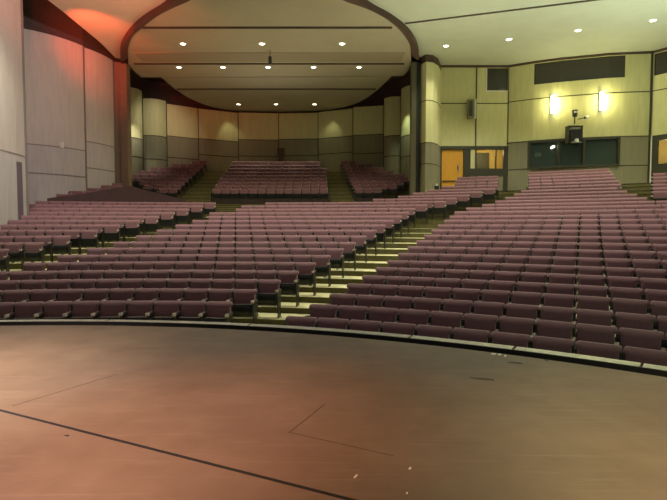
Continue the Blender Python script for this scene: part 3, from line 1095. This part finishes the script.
def std_mb(x):
    mb = MB()
    prof = [(-.34, .605), (-.30, .42), (-.24, .06), (-.30, 0.0), (-.02, 0.0), (-.06, .08), (-.05, .40), (-.03, .62)]
    L = [(x - .014, y, z) for y, z in prof]; Rr = [(x + .014, y, z) for y, z in prof]
    mb.face(L, M['standard']); mb.face(Rr[::-1], M['standard'])
    for k in range(len(prof)):
        k2 = (k + 1) % len(prof); mb.face([L[k2], L[k], Rr[k], Rr[k2]], M['standard'])
    return mb


ME_BACK = weld(rounded_back(.532, .40, BACK_H, .075, -.095, 0.0, 8, 9, .018, .03).mesh('backrest'))
ME_CUSH = cushion_mb().mesh('seat_cushion')
ME_PAN = weld(pan_mb().mesh('seat_pan'))
ME_GLINT = glint_mb().mesh('pan_glint')
ME_ARM = {s: arm_mb(s * SW / 2).mesh('armrest') for s in (-1, 1)}
ME_STD = {s: std_mb(s * SW / 2).mesh('standard') for s in (-1, 1)}


def make_seat(loc, rz, arms, label, group):
    r = empty('theater_seat', loc, rz)
    tag(r, label, 'seat', group)
    lst = [('backrest', ME_BACK), ('seat_cushion', ME_CUSH), ('seat_pan', ME_PAN)]
    for s in arms:
        lst += [('armrest', ME_ARM[s]), ('standard', ME_STD[s])]
    for nm, me in lst:
        o = bpy.data.objects.new(nm, me); o.parent = r; COL.objects.link(o)
        if nm == 'seat_pan':
            q = bpy.data.objects.new('pan_glint', ME_GLINT); q.parent = o; COL.objects.link(q)
    return r


# simplified seat for the distant mass
def far_seat_parts():
    mb = rounded_back(.525, .42, BACK_H, .075, -.09, 0.0, 2, 4, .012, .0)
    P = [(-.225, -.21), (.225, -.21), (.225, -.10), (-.225, -.10)]
    mb.hexa([(x, y, .28) for x, y in P], [(x, y, .545) for x, y in P], M['pan'])
    mb.box((0, -.19, .55), (.38, .03, .012), M['rim'])
    return mb


FAR = far_seat_parts()
FARARM = {s: MB() for s in (-1, 1)}
for s in (-1, 1):
    FARARM[s].box((s * SW / 2, -.19, .64), (.052, .26, .035), M['arm'])
    FARARM[s].box((s * SW / 2, -.34, .64), (.056, .05, .045), M['armtip_glint'])
    FARARM[s].box((s * SW / 2, -.17, .30), (.035, .22, .58), M['standard'])


class Bulk(MB):
    def stamp(self, src, loc, rz):
        i = len(self.v); c, s = math.cos(rz), math.sin(rz)
        self.v += [(loc[0] + x * c - y * s, loc[1] + x * s + y * c, loc[2] + z) for x, y, z in src.v]
        self.f += [tuple(k + i for k in f) for f in src.f]
        self.mi += [self.slot(src.mats[m]) for m in src.mi]
        self.smooth += src.smooth


seats = []   # (loc, rz, arms, block, row, number from aisle)
T230 = {}


def add_row(block, row, R, tA, tB, z, from_right, off=0.0, lean=0.0):
    """seats between angles tA < tB, anchored at one end"""
    n = max(1, int(round((tB - tA) * R / SW)))
    for k in range(n):
        if from_right: t = tB - (k + .5) * SW / R
        else: t = tA + (k + .5) * SW / R
        last_r = (k == 0) if from_right else (k == n - 1)
        last_l = (k == n - 1) if from_right else (k == 0)
        arms = (-1, 1) if last_l else (1,)
        seats.append((pol(R, t, z), -t, arms, block, row, k + 1, n))


for n in range(1, 26):
    R = radM(n); y = mid_y[n][1]
    add_row('middle', n, R, ang(mid_l[n], y, R), ang(mid_r[n], y + 12 * (10. / R), R - .15), Zm[n], True)
for n in range(1, 29):
    R = radR(n)
    tl = ang(right_l[n], right_y[n], R)
    tr_ = ang(right_r.get(n, 700), right_y[n], R)
    # columns line up with the straight line of armrests seen at px 577
    tk = ang(573.4 + min(n, 15) * .45, right_y[n], R - .1)
    m = max(1, int(round((tk - tl) * R / SW)))
    tl = tk - m * SW / R
    if n >= 17: tl = ang(right_l[n], right_y[n], R)
    if n == 24: CNT = round((tr_ - tl) * R / SW)
    if n >= 24: tr_ = tl + CNT * SW / R
    add_row('right', n, R, tl, tr_, Zr[n], False)
for n in range(7, 18):
    R = radM(n); y = mid_y[n][1]
    add_row('left', n - 6, R, ang(left_l.get(n, -25), y, R), ang(left_r[n], y, R), Zm[n], True)
# shadowed rows climbing along the left wall
for n, pxl, yy in ((18, 48, 198), (19, 52, 194.5), (20, 62, 191), (21, 78, 188), (22, 93, 185), (23, 104, 182.6)):
    R = radM(n) ; zf = height_at(90, yy, R) - BACK_H
    add_row('upper left', n - 17, R, ang(pxl, yy, R), ang(118 + (n - 18) * 1.0, yy, R), zf, True)
# far right block
for n in range(22, 28):
    R = radR(n); yy = 191 - (n - 22) * 3.6
    zf = height_at(660, yy, R) - BACK_H
    add_row('far right', n - 21, R, ang(652.5, yy, R), ang(700, yy, R), zf, False)
# gallery
gl_r = {n: 177.5 + (n - 1) * (207 - 177.5) / 8 for n in range(1, 10)}
gl_l = {1: 160, 2: 148, 3: 138, 4: 131, 5: 131, 6: 139, 7: 150, 8: 168, 9: 188}
gm_l = {n: 212 + (n - 1) * 20 / 8. for n in range(1, 10)}
gm_r = {n: 329.5 - (n - 1) * 7.5 / 8. for n in range(1, 10)}
gr_l = {n: 355 - (n - 1) * 14 / 8. for n in range(1, 10)}
gr_r = {1: 386, 2: 400, 3: 405, 4: 405.5, 5: 403, 6: 397, 7: 387, 8: 372, 9: 356}
for n in range(1, 10):
    R = radG(n); y = gal_y[n]
    add_row('gallery left', n, R, ang(gl_l[n], y, R), ang(gl_r[n], y, R), Zg[n], True)
    add_row('gallery middle', n, R, ang(gm_l[n], y, R), ang(gm_r[n], y, R), Zg[n], False)
    add_row('gallery right', n, R, ang(gr_l[n], y, R), ang(gr_r[n], y, R), Zg[n], False)


def project(p):
    c, s = math.cos(PITCH), math.sin(PITCH)
    x, y, z = p.x, p.y, p.z + .75 - EYE
    zc = y * c - z * s; yc = z * c + y * s
    if zc < .3: return None
    return 333.5 + FPX * x / zc, 250 - FPX * yc / zc, zc


vis = []
for s_ in seats:
    q = project(s_[0])
    inside = q is not None and -8 - 150. / q[2] < q[0] < 675 + 200. / q[2]
    vis.append((q[2] if inside else 1e9, s_))
vis_in = sorted([v for v in vis if v[0] < 1e8], key=lambda v: v[0])
near = vis_in[:300]; rest = vis_in[300:]

UN = ['', 'first', 'second', 'third', 'fourth', 'fifth', 'sixth', 'seventh', 'eighth', 'ninth', 'tenth', 'eleventh', 'twelfth', 'thirteenth',
      'fourteenth', 'fifteenth', 'sixteenth', 'seventeenth', 'eighteenth', 'nineteenth', 'twentieth']


def ordw(k):
    if k <= 20: return UN[k]
    return ('twenty-' if k < 30 else 'thirty-') + UN[k - (20 if k < 30 else 30)] if k not in (30,) else 'thirtieth'


for d, (loc, rz, arms, block, row, k, n) in near:
    rw = 'front row' if row == 1 else ordw(row) + ' row'
    if block == 'middle':
        lb = 'burgundy folding seat, %s from the stepped aisle in the %s of the middle block' % (ordw(k), rw)
    elif block == 'right':
        lb = 'burgundy folding seat, %s from the stepped aisle in the %s of the right block' % (ordw(k), rw)
    else:
        lb = 'burgundy folding seat, %s from the aisle in the %s of the left block' % (ordw(k), rw)
    if k == 1: lb = lb.replace('first from', 'right beside')
    make_seat(loc, rz, arms, lb, 'burgundy seats of the %s block' % block)

bk = Bulk()
for d, (loc, rz, arms, block, row, k, n) in rest:
    bk.stamp(FAR, loc, rz)
    for s in arms: bk.stamp(FARARM[s], loc, rz)
far = bk.build('distant_theater_seats')
tag(far, 'hundreds of burgundy folding seats filling the farther rows and the upper gallery', 'seats', 'burgundy seats of the farther rows', 'stuff')
print('SEATS total', len(seats), 'in view', len(vis_in), 'near limit', near[-1][0])

# ------------------------------------------------------------------ ceiling lamps
dlm = {}


def downlight(px, py, H, label, group, e, aim=(0, 0), cone=105):
    p = at(px, py, H)
    r = empty('ceiling_downlight', (p.x, p.y, p.z))
    tag(r, label, 'ceiling light', group)
    if not dlm:
        t = MB(); n = 20
        for k in range(n):
            a0, a1 = 2 * PI * k / n, 2 * PI * (k + 1) / n
            def P(rad, a, z): return (rad * math.cos(a), rad * math.sin(a), z)
            t.face([P(.19, a0, -.004), P(.19, a1, -.004), P(.15, a1, -.035), P(.15, a0, -.035)], M['white'], True)
            t.face([P(.15, a0, -.035), P(.15, a1, -.035), P(.13, a1, .0), P(.13, a0, .0)], M['chrome'], True)
        dlm['t'] = t.mesh('trim_ring')
        l = MB(); l.tube((0, 0, -.028), (0, 0, -.005), .12, M['lamp'], 20); dlm['l'] = l.mesh('lens')
    for nm, k in (('trim_ring', 't'), ('lens', 'l')):
        o = bpy.data.objects.new(nm, dlm[k]); o.parent = r; COL.objects.link(o)
    spot('downlight_beam', (p.x, p.y, p.z - .06), (p.x + aim[0], p.y + aim[1], p.z - 6), e, WARM, cone, .7, .1)
    return r


front3 = ['left', 'middle', 'right']
for i, (px, lb) in enumerate(((183, 'left'), (262, 'middle'), (342, 'right'))):
    downlight(px, 43.5, HI, 'round recessed downlight, %s one of the nearest three lamps in the oval ceiling' % lb, 'downlights in the oval ceiling', 330)
for px, lb in ((179, 'leftmost'), (223, 'second from left'), (268, 'middle'), (313.5, 'second from right'), (359, 'rightmost')):
    downlight(px, 67, HI, 'round recessed downlight, %s of the row of five in the oval ceiling' % lb, 'downlights in the oval ceiling', 260)
for px, lb in ((238.5, 'left'), (276, 'middle'), (314.5, 'right')):
    downlight(px, 104, HI, 'round recessed downlight, %s one of the three deepest in the oval ceiling' % lb, 'downlights in the oval ceiling', 420, (0, -1.2), 62)
for px, py, lb in ((446, 45.6, 'leftmost'), (509, 39, 'second from left'), (578, 30, 'second from right'), (653, 20, 'rightmost')):
    downlight(px, py, HO, 'round recessed downlight, %s of the four in the right ceiling' % lb, 'downlights in the right ceiling', 420)
# wall washers of the chamber walls
for px, Y, tx in ((228, 37.6, 228), (330, 37.4, 330)):
    x = xY(px, Y); spot('wall_wash', (x, Y + .4, EYE + 8.6), (x, Y + 1.9, EYE + 5.0), 45, (1, .95, .55), 70, .9, .05)
spot('wall_wash', (*pt(402, 33.0), EYE + 8.2), (*pt(405, 34.8), EYE + 4), 200, (.85, 1, .6), 60, .9, .05)
spot('wall_wash', (*pt(136, 32.3), EYE + 8.0), (*pt(135, 34.2), EYE + 3), 420, (1, .93, .72), 60, .9, .05)
spot('wall_wash', (*pt(172, 31.5), EYE + 8.2), (*pt(158, 36.2), EYE + 6.5), 380, (1, .86, .68), 70, .9, .05)
spot('wall_wash', (*pt(434, 25.8), EYE + 8.4), (*pt(432, 27.6), EYE + 3), 90, (1, .97, .5), 60, .9, .05)

# hanging sensor under the oval ceiling
p = at(270, 50.2, HI)
r = empty('hanging_microphone', (p.x, p.y, p.z - .65))
tag(r, 'small black device hanging below the oval ceiling beside the middle front downlight', 'microphone')
mb = MB(); mb.tube((0, 0, .3), (0, 0, .65), .015, M['blackmetal']); mb.build('cable', r)
mb = MB(); mb.tube((0, 0, -.02), (0, 0, .32), .085, M['blackmetal']); mb.tube((0, 0, -.06), (0, 0, -.02), .05, M['blackmetal'], 12, .085); mb.build('housing', r)

# ------------------------------------------------------------------ wall fittings on the booth wall
def yb(px):
    for (a, Ya), (b, Yb) in zip(bw, bw[1:]):
        if a <= px <= b: return Ya + (Yb - Ya) * (px - a) / (b - a)
    return 27.0


for px, y0, y1, lb in ((551.5, 96, 113, 'left'), (600, 92.5, 110, 'right')):
    Y = yb(px) - .12
    z0, z1 = hY(y1, Y), hY(y0, Y)
    r = empty('wall_sconce', (xY(px, Y), Y, z0))
    tag(r, 'glowing white upright wall light, %s of the two under the long dark window' % lb, 'wall light', 'wall lights under the long window')
    mb = MB(); mb.box((0, .06, (z1 - z0) / 2), (.16, .08, z1 - z0 + .06), M['chrome']); mb.build('back_plate', r)
    mb = MB(); mb.tube((0, -.05, 0), (0, -.05, z1 - z0), .085, M['sconce'], 16); mb.build('lamp_tube', r)
    l = bpy.data.lights.new('sconce_light', 'POINT'); l.energy = 62; l.color = (1, .92, .36); l.shadow_soft_size = .12
    o = bpy.data.objects.new('sconce_light', l); o.location = (r.location.x, Y - .45, (z0 + z1) / 2); COL.objects.link(o)

# projector hung over the control booth
Y = yb(574) - .55
r = empty('projector', (xY(574, Y), Y, hY(143.5, Y)))
tag(r, 'black boxy projector on a bracket above the control booth window', 'projector')
H_ = hY(126, Y) - hY(143.5, Y)
mb = MB(); mb.box((0, 0, H_ * .45), (.62, .5, H_ * .62), M['blackmetal']); mb.build('body', r, .03)
mb = MB()
for sx in (-.36, .36): mb.box((sx, .05, H_ * .5), (.04, .4, H_ * .95), M['frame'])
mb.box((0, .05, H_ * .97), (.78, .42, .05), M['frame']); mb.build('cage', r)
mb = MB(); mb.box((0, -.03, H_ * .86), (.5, .3, .05), M['chrome']); mb.build('top_plate', r)
mb = MB(); mb.tube((-.02, -.36, H_ * .12), (-.02, -.2, H_ * .12), .10, M['white'], 16); mb.build('lens', r)
mb = MB(); mb.box((0, -.22, .03), (.5, .16, .06), M['chrome']); mb.build('shelf_bracket', r)
Y = yb(574) - .25
r = empty('wall_spotlight', (xY(574, Y), Y, hY(119.5, Y)))
tag(r, 'small dark mushroom shaped spotlight on a stem above the projector', 'spotlight')
mb = MB(); mb.tube((0, 0, .15), (0, 0, .5), .12, M['blackmetal'], 14, .15); mb.build('head', r)
mb = MB(); mb.tube((0, 0, -.25), (0, 0, .15), .03, M['blackmetal']); mb.build('stem', r)
mb = MB(); mb.box((0, -.13, .38), (.2, .04, .1), M['chrome']); mb.build('face_plate', r)
Y = yb(584) - .3
r = empty('security_camera', (xY(584.5, Y), Y, hY(118.5, Y)))
tag(r, 'small white swivelling camera with black lens right of the projector mount', 'camera')
mb = MB(); mb.tube((.12, .05, .1), (-.08, -.12, .02), .10, M['white'], 14); mb.build('body', r)
mb = MB(); mb.tube((-.08, -.12, .02), (-.12, -.16, .0), .055, M['blackmetal'], 14); mb.build('lens', r)
mb = MB(); mb.tube((-.3, .2, .0), (0, .02, .05), .02, M['blackmetal']); mb.tube((.02, .02, .08), (.02, .28, .12), .025, M['white']); mb.build('arm', r)

# speaker on the door wall
Y = YD - .18
r = empty('wall_speaker', (xY(471, Y), Y, hY(118.5, Y)))
tag(r, 'tall narrow grey wall speaker mounted beside the panel joint above the doors', 'speaker')
H_ = hY(99.5, Y) - hY(118.5, Y)
mb = MB(); mb.box((-.05, 0, H_ / 2), (.36, .26, H_), M['wall_low']); mb.build('cabinet', r, .02)
mb = MB(); mb.box((-.08, -.15, H_ / 2), (.2, .03, H_ * .82), M['frame']); mb.build('grille', r)
mb = MB(); mb.box((.18, -.08, H_ / 2 - .02), (.09, .2, H_ * 1.0), M['white']); mb.build('side_trim', r)

# bits behind the tinted booth glass
for px, py, w_, h_, lb in ((538, 153, .36, .22, 'pale monitor glowing dimly in the left pane of the control booth'),
                           ):
    Y = 28.9
    r = empty('monitor', (xY(px, Y), Y, hY(py + 4, Y)))
    tag(r, lb, 'monitor')
    mb = MB(); mb.box((0, 0, h_ * .6), (w_, .04, h_), M['white']); mb.build('screen', r)
    mb = MB(); mb.box((0, .02, -.05), (.06, .04, .25), M['blackmetal']); mb.box((0, .02, -.17), (.2, .15, .02), M['blackmetal']); mb.build('stand', r)
Y = 28.1
r = empty('glow_tube', (xY(552, Y), Y, hY(148, Y)))
tag(r, 'small bright glowing tube behind the left pane of the control booth', 'lamp')
mb = MB(); mb.tube((-.06, 0, .0), (.12, 0, .1), .05, M['lamp']); mb.build('bright_tube', r)  # self-glowing tube behind the pane
mb = MB(); mb.tube((.02, .05, .05), (.02, .05, .75), .015, M['blackmetal']); mb.build('rod', r)

# switch on the left wall and box on the back wall
p = pt(62, 24.2)
r = MB(); r.box((0, 0, 0), (.16, .06, .30), M['white']); o = r.build('wall_switch', None, .01); o.location = (p[0], p[1] - .12, hY(145.5, 24.2))
tag(o, 'small white box mounted on the left wall at the foot of a beige panel', 'wall box')
Y = 39.4
r = MB(); r.box((0, 0, 0), (.5, .22, .62), M['dark']); r.box((0, .0, -.6), (.34, .2, .6), M['dark']); o = r.build('wall_box', None, .02)
o.location = (xY(281, Y), Y - .1, hY(152.5, Y)); tag(o, 'small dark box on the back wall behind the middle of the upper gallery', 'wall box')
# handrail post with a pale cap at the back of the middle block
Y = 27.2
r = empty('handrail_post', (xY(437, Y), Y, hY(190, Y)))
tag(r, 'short dark post with a white cap beside the curved pilaster near the orange door', 'post')
mb = MB(); mb.box((0, 0, .08), (.22, .12, .28), M['blackmetal']); mb.build('post', r)
mb = MB(); mb.tube((0, 0, .22), (0, 0, .34), .07, M['white']); mb.build('cap', r)
